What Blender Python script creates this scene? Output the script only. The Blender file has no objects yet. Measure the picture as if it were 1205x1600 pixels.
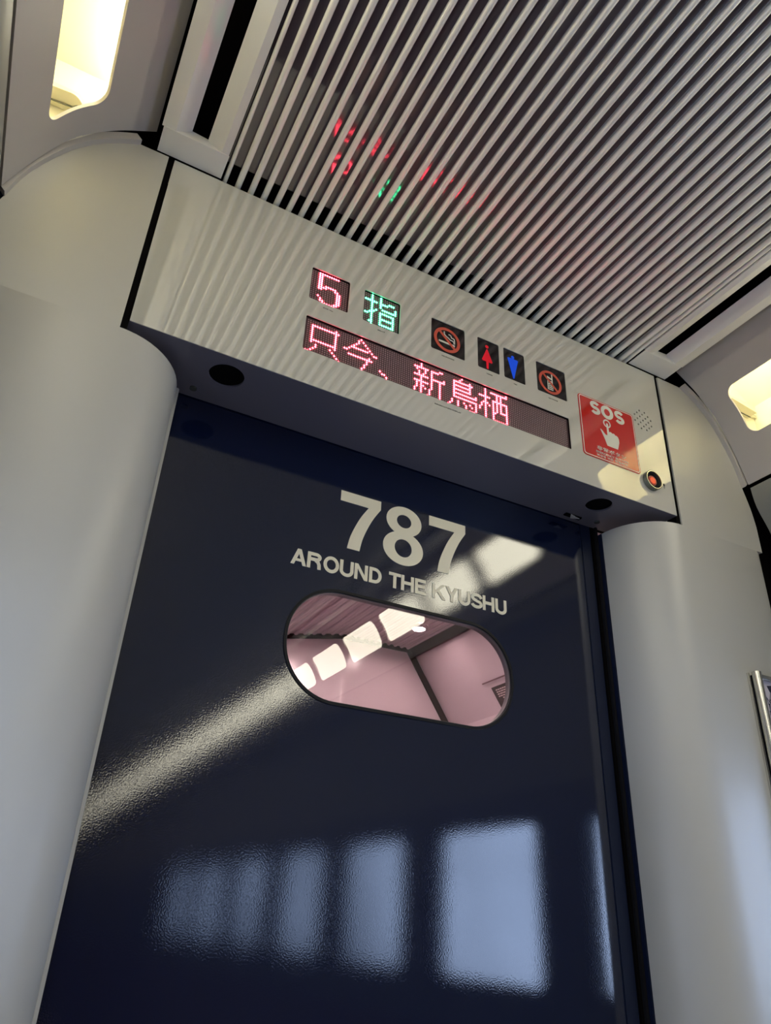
import bpy, bmesh, math
from mathutils import Matrix, Vector

# ------------------------------------------------------------------ camera, world, exposure
C = bpy.context.scene.collection
SC = bpy.context.scene
U = 0.83                                   # scales the whole scene about the camera; metres in one layout unit
X0, Y0, H = 0.633, 1.15, 1.25              # layout origin: camera; world origin: foot of the door


def V(x, y, z):  # layout coordinates mostly back-projected from image pixels, with the camera as origin
    return Vector(((x - X0) * U, (y - Y0) * U, z * U + H))


cam_d = bpy.data.cameras.new('camera')
cam = bpy.data.objects.new('camera', cam_d)
C.objects.link(cam)
R = Vector((0.88187389, -0.46946487, 0.04360257))
D = Vector((0.26158708, 0.41023975, -0.87365642))
F = Vector((0.39226349, 0.78186066, 0.48458567))
M = Matrix.Identity(4)
for i in range(3):
    M[i][0], M[i][1], M[i][2] = R[i], -D[i], -F[i]
M.translation = V(0, 0, 0)
cam.matrix_world = M
cam_d.sensor_fit = 'HORIZONTAL'
cam_d.sensor_width = 36.0
cam_d.lens = 36.0 * 1153.93 / 1205.0
cam_d.clip_start = 0.02
SC.camera = cam

SKY = (0.94, 1.17, 1.72)
SKY_STRENGTH = 1.7
PANEL_STRENGTH = 7.0       # lit diffuser panels along the coves
TUBE_STRENGTH = 15.0       # tubes inside the two open coves
LED = 15.0
w = bpy.data.worlds.new('World')
SC.world = w
w.use_nodes = True
bg = w.node_tree.nodes['Background']
wt = w.node_tree
wc, wn, wr, wm = (wt.nodes.new(n) for n in ('ShaderNodeTexCoord', 'ShaderNodeTexNoise', 'ShaderNodeMapRange', 'ShaderNodeMath'))
wn.inputs['Scale'].default_value = 5.5          # patchy overcast
wn.inputs['Detail'].default_value = 2
wt.links.new(wc.outputs['Generated'], wn.inputs['Vector'])
wr.inputs['From Min'].default_value = 0.38
wr.inputs['From Max'].default_value = 0.62
wr.inputs['To Min'].default_value = 0.55
wr.inputs['To Max'].default_value = 1.6
wt.links.new(wn.outputs['Fac'], wr.inputs['Value'])
wm.operation = 'MULTIPLY'
wm.inputs[1].default_value = SKY_STRENGTH
wt.links.new(wr.outputs['Result'], wm.inputs[0])
wv, wg, wa = (wt.nodes.new(n) for n in ('ShaderNodeVectorMath', 'ShaderNodeMapRange', 'ShaderNodeMath'))
wv.operation = 'DOT_PRODUCT'                    # sky glow added so one side window reflects brighter in the door
wv.inputs[1].default_value = (0.587, -0.809, 0.033)
wt.links.new(wc.outputs['Generated'], wv.inputs[0])
wg.interpolation_type = 'SMOOTHSTEP'
wg.inputs['From Min'].default_value = 0.978
wg.inputs['From Max'].default_value = 0.995
wg.inputs['To Min'].default_value = 0.0
wg.inputs['To Max'].default_value = 3.0
wt.links.new(wv.outputs['Value'], wg.inputs['Value'])
wa.operation = 'ADD'
wt.links.new(wm.outputs[0], wa.inputs[0])
wt.links.new(wg.outputs['Result'], wa.inputs[1])
wt.links.new(wa.outputs[0], bg.inputs[1])
bg.inputs[0].default_value = (*SKY, 1)
SC.view_settings.view_transform = 'Standard'
SC.view_settings.look = 'None'
SC.view_settings.gamma = 1
SC.view_settings.exposure = 0.5
SC.view_settings.use_curve_mapping = False


# ------------------------------------------------------------------ materials
def nodes(name):
    m = bpy.data.materials.new(name)
    m.use_nodes = True
    return m, m.node_tree, m.node_tree.nodes['Principled BSDF']


def mat(name, col, rough=0.5, metal=0.0, ior=1.5, emit=None, estr=0.0, bump=None, mottle=0.0, mscale=6.0, aniso=0.0):
    m, t, b = nodes(name)
    b.inputs['Base Color'].default_value = (*col, 1)
    b.inputs['Roughness'].default_value = rough
    b.inputs['Metallic'].default_value = metal
    b.inputs['IOR'].default_value = ior
    if emit:
        b.inputs['Emission Color'].default_value = (*emit, 1)
        b.inputs['Emission Strength'].default_value = estr
    tc = t.nodes.new('ShaderNodeTexCoord')
    if mottle:
        n = t.nodes.new('ShaderNodeTexNoise')
        n.inputs['Scale'].default_value = mscale
        n.inputs['Detail'].default_value = 6
        t.links.new(tc.outputs['Object'], n.inputs['Vector'])
        r = t.nodes.new('ShaderNodeMapRange')
        r.inputs['To Min'].default_value = 1 - mottle
        r.inputs['To Max'].default_value = 1 + mottle
        t.links.new(n.outputs['Fac'], r.inputs['Value'])
        v = t.nodes.new('ShaderNodeVectorMath')
        v.operation = 'SCALE'
        v.inputs[0].default_value = col
        t.links.new(r.outputs['Result'], v.inputs['Scale'])
        t.links.new(v.outputs['Vector'], b.inputs['Base Color'])
    if bump:
        sc, dist = bump
        n = t.nodes.new('ShaderNodeTexNoise')
        n.inputs['Scale'].default_value = sc
        n.inputs['Detail'].default_value = 2.0
        t.links.new(tc.outputs['Object'], n.inputs['Vector'])
        bp = t.nodes.new('ShaderNodeBump')
        bp.inputs['Strength'].default_value = 1.0
        bp.inputs['Distance'].default_value = dist
        t.links.new(n.outputs['Fac'], bp.inputs['Height'])
        t.links.new(bp.outputs['Normal'], b.inputs['Normal'])
    return m


def glass_mat(name, tint, f0, f1, rough=0.0):
    m = bpy.data.materials.new(name)
    m.use_nodes = True
    t = m.node_tree
    t.nodes.clear()
    o = t.nodes.new('ShaderNodeOutputMaterial')
    mx = t.nodes.new('ShaderNodeMixShader')
    tr = t.nodes.new('ShaderNodeBsdfTransparent')
    tr.inputs[0].default_value = (*tint, 1)
    gl = t.nodes.new('ShaderNodeBsdfGlossy')
    gl.inputs['Roughness'].default_value = rough
    lw = t.nodes.new('ShaderNodeLayerWeight')
    lw.inputs['Blend'].default_value = 0.35
    mr = t.nodes.new('ShaderNodeMapRange')
    mr.inputs['To Min'].default_value = f0
    mr.inputs['To Max'].default_value = f1
    t.links.new(lw.outputs['Facing'], mr.inputs['Value'])
    t.links.new(mr.outputs['Result'], mx.inputs[0])
    t.links.new(tr.outputs[0], mx.inputs[1])
    t.links.new(gl.outputs[0], mx.inputs[2])
    t.links.new(mx.outputs[0], o.inputs[0])
    return m


M_grey = mat('satin_grey_panel', (0.52, 0.505, 0.465), 0.40, ior=1.65, mottle=0.04, mscale=3)
M_cove = mat('cove_grey_panel', (0.50, 0.465, 0.435), 0.42, mottle=0.03, mscale=3)
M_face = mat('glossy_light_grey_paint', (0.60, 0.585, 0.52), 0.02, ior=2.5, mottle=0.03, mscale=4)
M_under = mat('shaded_grey_paint', (0.125, 0.115, 0.14), 0.35, ior=1.5)  # box grey darkened and blued: shade and door reflection put into the colour
M_door = mat('navy_orange_peel_paint', (0.0035, 0.0070, 0.028), 0.03, ior=1.66, bump=(500, 0.000042))
M_navy = mat('navy_smooth_paint', (0.006, 0.010, 0.03), 0.28, ior=1.35)
M_black = mat('black_gap', (0.004, 0.0035, 0.0035), 0.8, ior=1.1)
M_rubber = mat('black_rubber', (0.010, 0.010, 0.012), 0.45, ior=1.25)
M_trim = mat('grey_edge_trim', (0.50, 0.49, 0.46), 0.35)
M_letter = mat('cream_vinyl', (0.78, 0.72, 0.56), 0.4)
M_slat = mat('anodised_slat', (0.93, 0.91, 0.81), 0.27, metal=0.05, ior=1.6)
M_back = mat('dark_glossy_ceiling_sheet', (0.115, 0.08, 0.095), 0.07, ior=2.3, bump=(400, 0.000006))
M_rail = mat('painted_rail', (0.84, 0.82, 0.76), 0.2, mottle=0.03)
M_frame = mat('polished_silver', (0.62, 0.61, 0.58), 0.22, metal=1.0)
M_cream = mat('cream_housing', (0.82, 0.78, 0.60), 0.5)
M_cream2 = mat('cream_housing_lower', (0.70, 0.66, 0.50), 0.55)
M_tube = mat('lit_tube', (0.9, 0.9, 0.8), 0.5, emit=(1.0, 0.95, 0.76), estr=TUBE_STRENGTH)
M_panel = mat('lit_diffuser', (0.6, 0.6, 0.5), 0.4, emit=(1.0, 0.945, 0.74), estr=PANEL_STRENGTH)
M_red_led = mat('red_led_lit', (0.3, 0.02, 0.02), 0.4, emit=(1.0, 0.055, 0.09), estr=LED)
M_green_led = mat('green_led_lit', (0.02, 0.3, 0.1), 0.4, emit=(0.06, 1.0, 0.40), estr=LED * 0.75)
M_led_off = mat('led_lens_off', (0.42, 0.28, 0.30), 0.3)
M_board = mat('led_board', (0.085, 0.045, 0.05), 0.5)
M_picto = mat('black_pictogram_window', (0.012, 0.011, 0.012), 0.12)
M_pred = mat('pictogram_orange_red', (0.62, 0.10, 0.06), 0.4)
M_pwhite = mat('pictogram_white', (0.72, 0.72, 0.64), 0.4)
M_fred = mat('pictogram_red', (0.60, 0.004, 0.02), 0.4, emit=(1, 0.01, 0.03), estr=0.16)
M_mblue = mat('pictogram_blue', (0.0, 0.05, 0.55), 0.4, emit=(0, 0.1, 1), estr=0.22)
M_sos = mat('sos_red', (0.60, 0.022, 0.016), 0.12, ior=2.0)
M_sosw = mat('sos_white', (0.75, 0.74, 0.66), 0.3)
M_ink = mat('small_grey_print', (0.10, 0.10, 0.09), 0.5)
M_btn = mat('orange_red_button', (0.75, 0.05, 0.02), 0.25, emit=(1, 0.12, 0.05), estr=0.25)
M_btnrim = mat('button_rim', (0.16, 0.17, 0.15), 0.25, metal=0.6)
M_vest = mat('lilac_vestibule_panel', (0.64, 0.545, 0.585), 0.22)
M_vceil = mat('lilac_vestibule_ceiling', (0.52, 0.41, 0.45), 0.4)
M_vdark = mat('dark_joint_strip', (0.028, 0.014, 0.013), 0.7, ior=1.15)
M_vlamp = mat('warm_downlight', (0.9, 0.8, 0.7), 0.5, emit=(1.0, 0.80, 0.72), estr=170.0)
M_notice = mat('dark_notice', (0.035, 0.022, 0.02), 0.4)
M_noticet = mat('notice_print', (0.62, 0.5, 0.48), 0.5)
M_floor = mat('pale_bounce_floor', (0.50, 0.43, 0.34), 0.5, mottle=0.1)  # unseen floor kept pale and warm to bounce light up to the slats
M_dado = mat('dark_lower_wall', (0.16, 0.13, 0.13), 0.7)
M_side = mat('window_wall_grey', (0.17, 0.17, 0.17), 0.5)
M_upper = mat('upper_side_panel', (0.24, 0.235, 0.21), 0.5)
M_map = mat('map_paper', (0.62, 0.56, 0.60), 0.5)
M_mapink = mat('map_ink', (0.02, 0.022, 0.045), 0.5)
M_glass = glass_mat('door_glass', (0.94, 0.90, 0.93), 0.042, 0.21)
M_wglass = glass_mat('window_glass', (0.92, 0.95, 0.97), 0.04, 0.5)


# ------------------------------------------------------------------ helpers
def link(name, bm, m, parent=None, angle=0.6, flat=False, kind=None):
    me = bpy.data.meshes.new(name)
    bmesh.ops.recalc_face_normals(bm, faces=bm.faces)
    p = parent
    while p:                               # parts are stored relative to their parent
        bmesh.ops.translate(bm, verts=bm.verts, vec=-p.location)
        p = p.parent
    if not parent:                         # origin of a single mesh: the centre of its base
        lo = Vector([min(v.co[i] for v in bm.verts) for i in range(3)])
        hi = Vector([max(v.co[i] for v in bm.verts) for i in range(3)])
        org = Vector(((lo.x + hi.x) / 2, (lo.y + hi.y) / 2, lo.z))
        bmesh.ops.translate(bm, verts=bm.verts, vec=-org)
    bm.to_mesh(me)
    bm.free()
    if not flat:
        for p in me.polygons:
            p.use_smooth = True
        me.set_sharp_from_angle(angle=angle)
    me.materials.append(m)
    o = bpy.data.objects.new(name, me)
    C.objects.link(o)
    if parent:
        o.parent = parent
    else:
        o.location = org
    if kind:
        o['kind'] = kind
    return o


def struct(name, bm, m, **k):
    return link(name, bm, m, kind='structure', **k)


def thing(name, label, cat, loc, group=None):
    o = bpy.data.objects.new(name, None)
    o.empty_display_size = 0.05
    C.objects.link(o)
    o.location = loc
    o['label'] = label
    o['category'] = cat
    if group:
        o['group'] = group
    return o


def sroot(name, loc):
    o = bpy.data.objects.new(name, None)
    o.empty_display_size = 0.05
    C.objects.link(o)
    o.location = loc
    o['kind'] = 'structure'
    return o


def box(bm, a, b):
    """box between two layout corners"""
    xs, ys, zs = (a[0], b[0]), (a[1], b[1]), (a[2], b[2])
    v = [bm.verts.new(V(x, y, z)) for z in zs for y in ys for x in xs]
    for f in ((0, 1, 3, 2), (4, 6, 7, 5), (0, 4, 5, 1), (2, 3, 7, 6), (0, 2, 6, 4), (1, 5, 7, 3)):
        bm.faces.new([v[i] for i in f])
    return bm


def newbox(a, b, bevel=0.0):
    bm = bmesh.new()
    box(bm, a, b)
    if bevel:
        bmesh.ops.bevel(bm, geom=bm.edges[:], offset=bevel * U, segments=2, affect='EDGES')
    return bm


def prism(bm, loop0, loop1):
    """closed solid between two matching point loops (world vectors)"""
    a = [bm.verts.new(p) for p in loop0]
    b = [bm.verts.new(p) for p in loop1]
    n = len(a)
    for i in range(n):
        bm.faces.new((a[i], a[(i + 1) % n], b[(i + 1) % n], b[i]))
    bm.faces.new(a)
    bm.faces.new(b[::-1])
    return bm


def plate(poly, y, t):
    """solid plate from an (x, z) outline, front face at y, thickness t away from the camera"""
    bm = bmesh.new()
    prism(bm, [V(x, y, z) for x, z in poly], [V(x, y + t, z) for x, z in poly])
    return bm


def plates(polys, y, t, bm=None):
    bm = bm or bmesh.new()
    for poly in polys:
        prism(bm, [V(x, y, z) for x, z in poly], [V(x, y + t, z) for x, z in poly])
    return bm


def rrect(x0, z0, x1, z1, r, n=6):
    pts = []
    for cx, cz, a0 in ((x1 - r, z1 - r, 0), (x0 + r, z1 - r, 90), (x0 + r, z0 + r, 180), (x1 - r, z0 + r, 270)):
        for k in range(n + 1):
            a = math.radians(a0 + 90 * k / n)
            pts.append((cx + r * math.cos(a), cz + r * math.sin(a)))
    return pts


def circ(cx, cz, rx, rz=None, n=32):
    rz = rz or rx
    return [(cx + rx * math.cos(2 * math.pi * k / n), cz + rz * math.sin(2 * math.pi * k / n)) for k in range(n)]


def ring_bm(outer, inner, y, t, bm=None):
    """solid ring between two loops with the same number of points"""
    bm = bm or bmesh.new()
    n = len(outer)
    L = [[bm.verts.new(V(x, yy, z)) for x, z in lp] for yy in (y, y + t) for lp in (outer, inner)]
    fo, fi, bo, bi = L
    for i in range(n):
        j = (i + 1) % n
        bm.faces.new((fo[i], fo[j], fi[j], fi[i]))
        bm.faces.new((bo[i], bi[i], bi[j], bo[j]))
        bm.faces.new((fo[i], bo[i], bo[j], fo[j]))
        bm.faces.new((fi[i], fi[j], bi[j], bi[i]))
    return bm


def stroke(path, w, closed=False):
    """outline quads of a constant-width stroke with mitred joints: list of quads"""
    path = [p for i, p in enumerate(path) if i == 0 or math.dist(p, path[i - 1]) > 1e-9]
    n = len(path)
    L, Rr = [], []
    for i in range(n):
        p = Vector(path[i])
        if closed:
            a, b = Vector(path[i - 1]), Vector(path[(i + 1) % n])
        else:
            a = Vector(path[i - 1]) if i else None
            b = Vector(path[i + 1]) if i < n - 1 else None
        d1 = (p - a).normalized() if a is not None else None
        d2 = (b - p).normalized() if b is not None else None
        if d1 is None:
            d1 = d2
        if d2 is None:
            d2 = d1
        n1, n2 = Vector((-d1.y, d1.x)), Vector((-d2.y, d2.x))
        m = (n1 + n2)
        m = m.normalized() if m.length > 1e-6 else n1
        k = w / 2 / max(0.35, m.dot(n1))
        L.append(p + m * k)
        Rr.append(p - m * k)
    out = []
    for i in range(n if closed else n - 1):
        j = (i + 1) % n
        out.append([tuple(L[i]), tuple(L[j]), tuple(Rr[j]), tuple(Rr[i])])
    return out


def ribbon(bm, path, w, closed, y, t):
    """one closed solid ribbon along a path of (x, z) points"""
    qs = stroke(path, w, closed)
    Lp = [q[0] for q in qs] + ([] if closed else [qs[-1][1]])
    Rp = [q[3] for q in qs] + ([] if closed else [qs[-1][2]])
    G = [[bm.verts.new(V(x, yy, z)) for x, z in p] for yy, p in ((y, Lp), (y, Rp), (y + t, Rp), (y + t, Lp))]
    m = len(Lp)
    for i in range(m if closed else m - 1):
        j = (i + 1) % m
        for k in range(4):
            bm.faces.new((G[k][i], G[k][j], G[(k + 1) % 4][j], G[(k + 1) % 4][i]))
    if not closed:
        bm.faces.new([G[k][0] for k in range(4)])
        bm.faces.new([G[k][-1] for k in range(4)])
    return bm


def strokes_bm(paths, w, y, t, bm=None):
    """welded ribbons with thickness; each path (points, closed)"""
    bm = bm or bmesh.new()
    for i, (path, closed) in enumerate(paths):
        ribbon(bm, path, w, closed, y - 0.00002 * i, t)
    return bm


def arc(cx, cz, rx, rz, a0, a1, n=14):
    return [(cx + rx * math.cos(math.radians(a0 + (a1 - a0) * k / n)), cz + rz * math.sin(math.radians(a0 + (a1 - a0) * k / n)))
            for k in range(n + 1)]


def holed(outer, holes, to3, cuts=None):
    """flat sheet with holes, triangulated in 2D then placed by to3(u, v)"""
    bm = bmesh.new()
    edges = []
    for lp in [outer] + holes:
        vs = [bm.verts.new((u, v, 0)) for u, v in lp]
        for i in range(len(vs)):
            edges.append(bm.edges.new((vs[i], vs[(i + 1) % len(vs)])))
    bmesh.ops.triangle_fill(bm, edges=edges, use_beauty=True)
    for u in cuts or []:
        bmesh.ops.bisect_plane(bm, geom=bm.verts[:] + bm.edges[:] + bm.faces[:], plane_co=(u, 0, 0), plane_no=(1, 0, 0), dist=1e-6)
    for v in bm.verts:
        v.co = to3(v.co.x, v.co.y)
    return bm


def solidify(bm, vec_or_t):
    """give a sheet thickness by extruding it"""
    r = bmesh.ops.extrude_face_region(bm, geom=bm.faces[:])
    vs = [g for g in r['geom'] if isinstance(g, bmesh.types.BMVert)]
    if isinstance(vec_or_t, Vector):
        for v in vs:
            v.co += vec_or_t
    else:
        for v in vs:
            v.co += vec_or_t(v.co)
    return bm


def tube(bm, pts, r, n=12):
    """round bar through world points"""
    rings = []
    for i, p in enumerate(pts):
        d = (pts[min(i + 1, len(pts) - 1)] - pts[max(i - 1, 0)]).normalized()
        a = d.cross(Vector((0, 0, 1)))
        if a.length < 1e-3:
            a = d.cross(Vector((0, 1, 0)))
        a.normalize()
        b = d.cross(a)
        rings.append([bm.verts.new(p + (a * math.cos(2 * math.pi * k / n) + b * math.sin(2 * math.pi * k / n)) * r) for k in range(n)])
    for i in range(len(rings) - 1):
        for k in range(n):
            bm.faces.new((rings[i][k], rings[i][(k + 1) % n], rings[i + 1][(k + 1) % n], rings[i + 1][k]))
    bm.faces.new(rings[0][::-1])
    bm.faces.new(rings[-1])
    return bm


def disc_solid(cx, cz, r0, r1, y0, y1, n=32, bm=None):
    bm = bm or bmesh.new()
    prism(bm, [V(x, y0, z) for x, z in circ(cx, cz, r0, n=n)], [V(x, y1, z) for x, z in circ(cx, cz, r1, n=n)])
    return bm


def text_obj(name, s, x, z, size, m, parent, y=0.9985, align='LEFT', width=None, bold=0.0):
    cu = bpy.data.curves.new(name, 'FONT')
    cu.body = s
    cu.size = 1.0
    cu.align_x = align
    cu.extrude = 0.0
    cu.offset = bold
    tmp = bpy.data.objects.new(name, cu)
    C.objects.link(tmp)
    dg = bpy.context.evaluated_depsgraph_get()
    me = bpy.data.meshes.new_from_object(tmp.evaluated_get(dg))
    bpy.data.objects.remove(tmp)
    bpy.data.curves.remove(cu)
    bm = bmesh.new()
    bm.from_mesh(me)
    bpy.data.meshes.remove(me)
    if not bm.verts:
        return None
    xs = [v.co.x for v in bm.verts]
    ys = [v.co.y for v in bm.verts]
    hx = size / max(1e-6, max(ys) - min(ys))
    sx = (width / (max(xs) - min(xs))) if width else hx
    ox = min(xs) if align == 'LEFT' else (min(xs) + max(xs)) / 2
    oy = min(ys)
    for v in bm.verts:
        v.co = V(x + (v.co.x - ox) * sx, y, z + (v.co.y - oy) * hx)
    solidify(bm, Vector((0, 0.0004, 0)))
    return link(name, bm, m, parent, flat=True)


# ------------------------------------------------------------------ pillars either side of the door
YF, YD, FLOOR = 1.0, 1.15, -1.506
ARC_L = [(-0.229, 0.88), (-0.222, 0.93), (-0.207, 0.985), (-0.192, 1.044), (-0.169, 1.098), (-0.142, 1.147), (-0.110, 1.186),
         (-0.075, 1.214), (-0.042, 1.234)]


def smooth_curve(pts, n=5):
    out = []
    for i in range(len(pts) - 1):
        p0 = pts[max(i - 1, 0)]
        p1, p2 = pts[i], pts[i + 1]
        p3 = pts[min(i + 2, len(pts) - 1)]
        for k in range(n):
            t = k / n
            out.append(tuple(0.5 * (2 * p1[c] + (p2[c] - p0[c]) * t + (2 * p0[c] - 5 * p1[c] + 4 * p2[c] - p3[c]) * t * t
                                    + (3 * p1[c] - p0[c] - 3 * p2[c] + p3[c]) * t ** 3) for c in (0, 1)))
    out.append(pts[-1])
    return out


def pillar(name, mir):
    fx = (lambda x: x) if not mir else (lambda x: 1.263 - x)
    fo = (lambda x: x) if not mir else (lambda x: 1.287 - x)
    bm = bmesh.new()
    # lower part: plan outline with the rounded corner that turns into the doorway
    n = 14
    plan = [(-0.229 + 0.02, YF)] + [(0.011 + 0.12 * math.sin(math.pi / 2 * k / n), YD - 0.02 - 0.13 * math.cos(math.pi / 2 * k / n)) for k in range(n + 1)]
    plan += [(0.131, 1.20), (-0.229, 1.20), (-0.229, YF + 0.02), (-0.223, YF + 0.006)]
    pl = [((fx(x) if x > -0.1 else fo(x)), y) for x, y in plan]
    prism(bm, [V(x, y, FLOOR) for x, y in pl], [V(x, y, 0.811) for x, y in pl])
    # upper part: flat front whose outer edge follows the cove
    arcp = smooth_curve(ARC_L, 4)
    out = [(fx(0.011), 0.811), (fx(0.011), 1.2345)] + [(fo(x), z) for x, z in arcp[::-1]] + [(fo(-0.229), 0.811)]
    prism(bm, [V(x, YF, z) for x, z in out], [V(x, 1.14, z) for x, z in out])
    struct(name, bm, M_grey, angle=0.5)


pillar('wall_door_left', False)
pillar('wall_door_right', True)

def ring_strip(po, pi_, y0, y1):
    """curved bar between two matching (x, z) polylines"""
    bm = bmesh.new()
    L = [[bm.verts.new(V(x, y, z)) for x, z in p] for y, p in ((y0, po), (y0, pi_), (y1, pi_), (y1, po))]
    for i in range(len(po) - 1):
        for k in range(4):
            bm.faces.new((L[k][i], L[k][i + 1], L[(k + 1) % 4][i + 1], L[(k + 1) % 4][i]))
    bm.faces.new([L[k][0] for k in range(4)])
    bm.faces.new([L[k][-1] for k in range(4)])
    return bm


# grey lining strip that follows the cove edge above each pillar
for nm, mir in (('trim_1', False), ('trim_2', True)):
    fo = (lambda x: x) if not mir else (lambda x: 1.287 - x)
    a = smooth_curve(ARC_L[2:], 5)
    outp = [(fo(x - 0.010), z + 0.010) for x, z in a]
    inp = [(fo(x + 0.001), z - 0.001) for x, z in a]
    lp = outp + inp[::-1]
    bm = ring_strip(outp, inp, 0.9885, 1.0)
    struct(nm, bm, M_cove, angle=0.4)

# light edge strip of the door frame on the left; black channel on the right
bm = newbox((0.1262, 1.130, FLOOR), (0.1372, 1.1495, 0.829), 0.0015)
struct('trim_3', bm, M_trim)
bm = newbox((0.1373, 1.144, FLOOR), (0.1390, 1.1495, 0.829))
struct('trim_4', bm, M_rubber)
dr = sroot('trim_5', V(1.128, 1.15, FLOOR))
link('rubber_seal', newbox((1.1165, 1.145, FLOOR), (1.1225, 1.19, 0.83)), M_black, dr)
link('channel_wall', newbox((1.1225, 1.138, FLOOR), (1.1290, 1.19, 0.83), 0.001), M_rubber, dr)
link('channel_lip', newbox((1.1290, 1.129, FLOOR), (1.134, 1.19, 0.811), 0.0015), M_navy, dr)

# ------------------------------------------------------------------ door
door = sroot('door_1', V(0.633, 1.15, FLOOR))
WX0, WX1, WZ0, WZ1 = 0.3965, 0.8725, 0.3165, 0.5225
hole = rrect(WX0, WZ0, WX1, WZ1, 0.0995, 16)
bm = holed([(0.128, FLOOR + 0.01), (1.084, FLOOR + 0.01), (1.084, 0.86), (0.128, 0.86)], [hole], lambda u, v: V(u, YD, v))
solidify(bm, Vector((0, 0.014 * U, 0)))
link('door_leaf', bm, M_door, door, flat=True)
link('edge_stile', newbox((1.0845, 1.1485, FLOOR + 0.01), (1.1160, 1.19, 0.86), 0.002), M_navy, door)
g = ring_bm(rrect(WX0 - 0.0014, WZ0 - 0.0014, WX1 + 0.0014, WZ1 + 0.0014, 0.1009, 16),
            rrect(WX0 + 0.0036, WZ0 + 0.0036, WX1 - 0.0036, WZ1 - 0.0036, 0.0959, 16), YD - 0.0025, 0.012)
link('window_gasket', g, M_rubber, door)
g = ring_bm(rrect(WX0 + 0.0036, WZ0 + 0.0036, WX1 - 0.0036, WZ1 - 0.0036, 0.0959, 16),
            rrect(WX0 + 0.0052, WZ0 + 0.0052, WX1 - 0.0052, WZ1 - 0.0052, 0.0943, 16), YD + 0.001, 0.014)
link('window_reveal', g, mat('dark_reveal', (0.10, 0.09, 0.095), 0.3), door)
link('window_pane', plate(rrect(WX0 + 0.003, WZ0 + 0.003, WX1 - 0.003, WZ1 - 0.003, 0.0965, 16), YD + 0.006, 0.0012), M_glass, door, flat=True)

# --- lettering: heavy grotesque capitals drawn as outlines
LY = YD - 0.0012


def seven(x0, z0, w_, h):
    P = lambda u, v: (x0 + u * w_, z0 + v * h)
    left = [(0.985, 0.815), (0.80, 0.60), (0.655, 0.38), (0.555, 0.17), (0.515, 0.0)]
    # bar, and stem between two curves
    bar = [P(0, 1), P(0, 0.815), P(0.70, 0.815), P(1, 0.84), P(1, 1)]
    rgt = [(1.0, 0.84), (0.83, 0.64), (0.69, 0.42), (0.585, 0.20), (0.535, 0.0)]
    lft = [(0.70, 0.82), (0.53, 0.62), (0.395, 0.41), (0.29, 0.20), (0.235, 0.0)]
    rc, lc = smooth_curve(rgt, 4), smooth_curve(lft, 4)
    bm = plates([bar], LY, 0.001)
    for i in range(len(rc) - 1):
        q = [P(*rc[i]), P(*rc[i + 1]), P(*lc[i + 1]), P(*lc[i])]
        prism(bm, [V(x, LY, z) for x, z in q], [V(x, LY + 0.001, z) for x, z in q])
    return bm


def eight(x0, z0, w_, h):
    P = lambda u, v: (x0 + u * w_, z0 + v * h)
    E = lambda cx, cz, rx, rz: [P(cx + rx * math.cos(2 * math.pi * k / 40), cz + rz * math.sin(2 * math.pi * k / 40)) for k in range(40)]
    bm = ring_bm(E(0.5, 0.275, 0.5, 0.29), E(0.5, 0.278, 0.215, 0.155), LY, 0.001)
    ring_bm(E(0.5, 0.755, 0.445, 0.26), E(0.5, 0.755, 0.185, 0.118), LY + 0.00005, 0.001, bm)
    return bm


link('numeral', seven(0.4785, 0.6115, 0.0875, 0.1205), M_letter, door, flat=True)
link('numeral', eight(0.5745, 0.6085, 0.0900, 0.1250), M_letter, door, flat=True)
link('numeral', seven(0.6775, 0.6140, 0.0880, 0.1205), M_letter, door, flat=True)

CH, SW = 1.0, 0.2
_h = SW / 2
GL = {
    'R': (0.98, [([(_h, 0), (_h, 1)], 0), ([(_h, 1 - _h), (0.52, 1 - _h)] + arc(0.52, 0.735, 0.23, 0.165, 90, -90) + [(_h, 0.57)], 0),
                 ([(0.50, 0.53), (0.66, 0.43), (0.73, 0.28), (0.755, 0.0)], 0)]),
    'O': (1.04, [(arc(0.50, 0.5, 0.385, 0.425, 0, 360, 36)[:-1], 1)]),
    'U': (0.94, [([(_h, 1), (_h, 0.38)] + arc(0.435, 0.36, 0.335, 0.285, 180, 360, 18) + [(0.77, 0.38), (0.77, 1)], 0)]),
    'D': (0.95, [([(_h, 0), (_h, 1)], 0), ([(_h, 1 - _h), (0.36, 1 - _h)] + arc(0.36, 0.5, 0.36, 0.4, 90, -90, 20) + [(_h, _h)], 0)]),
    'T': (0.84, [([(0, 1 - _h), (0.80, 1 - _h)], 0), ([(0.40, 0), (0.40, 0.9)], 0)]),
    'H': (0.95, [([(_h, 0), (_h, 1)], 0), ([(0.77, 0), (0.77, 1)], 0), ([(_h, 0.52), (0.77, 0.52)], 0)]),
    'E': (0.86, [([(_h, 0), (_h, 1)], 0), ([(_h, 1 - _h), (0.76, 1 - _h)], 0), ([(_h, 0.52), (0.71, 0.52)], 0), ([(_h, _h), (0.78, _h)], 0)]),
    'K': (0.96, [([(_h, 0), (_h, 1)], 0)]),
    'S': (0.88, [([(0.76, 0.70)] + arc(0.42, 0.715, 0.32, 0.19, 8, 180, 12) + arc(0.42, 0.715, 0.32, 0.19, 180, 262, 7)
                  + arc(0.42, 0.285, 0.335, 0.195, 84, 0, 8) + arc(0.42, 0.285, 0.335, 0.195, 0, -172, 16), 0)]),
}
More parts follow.
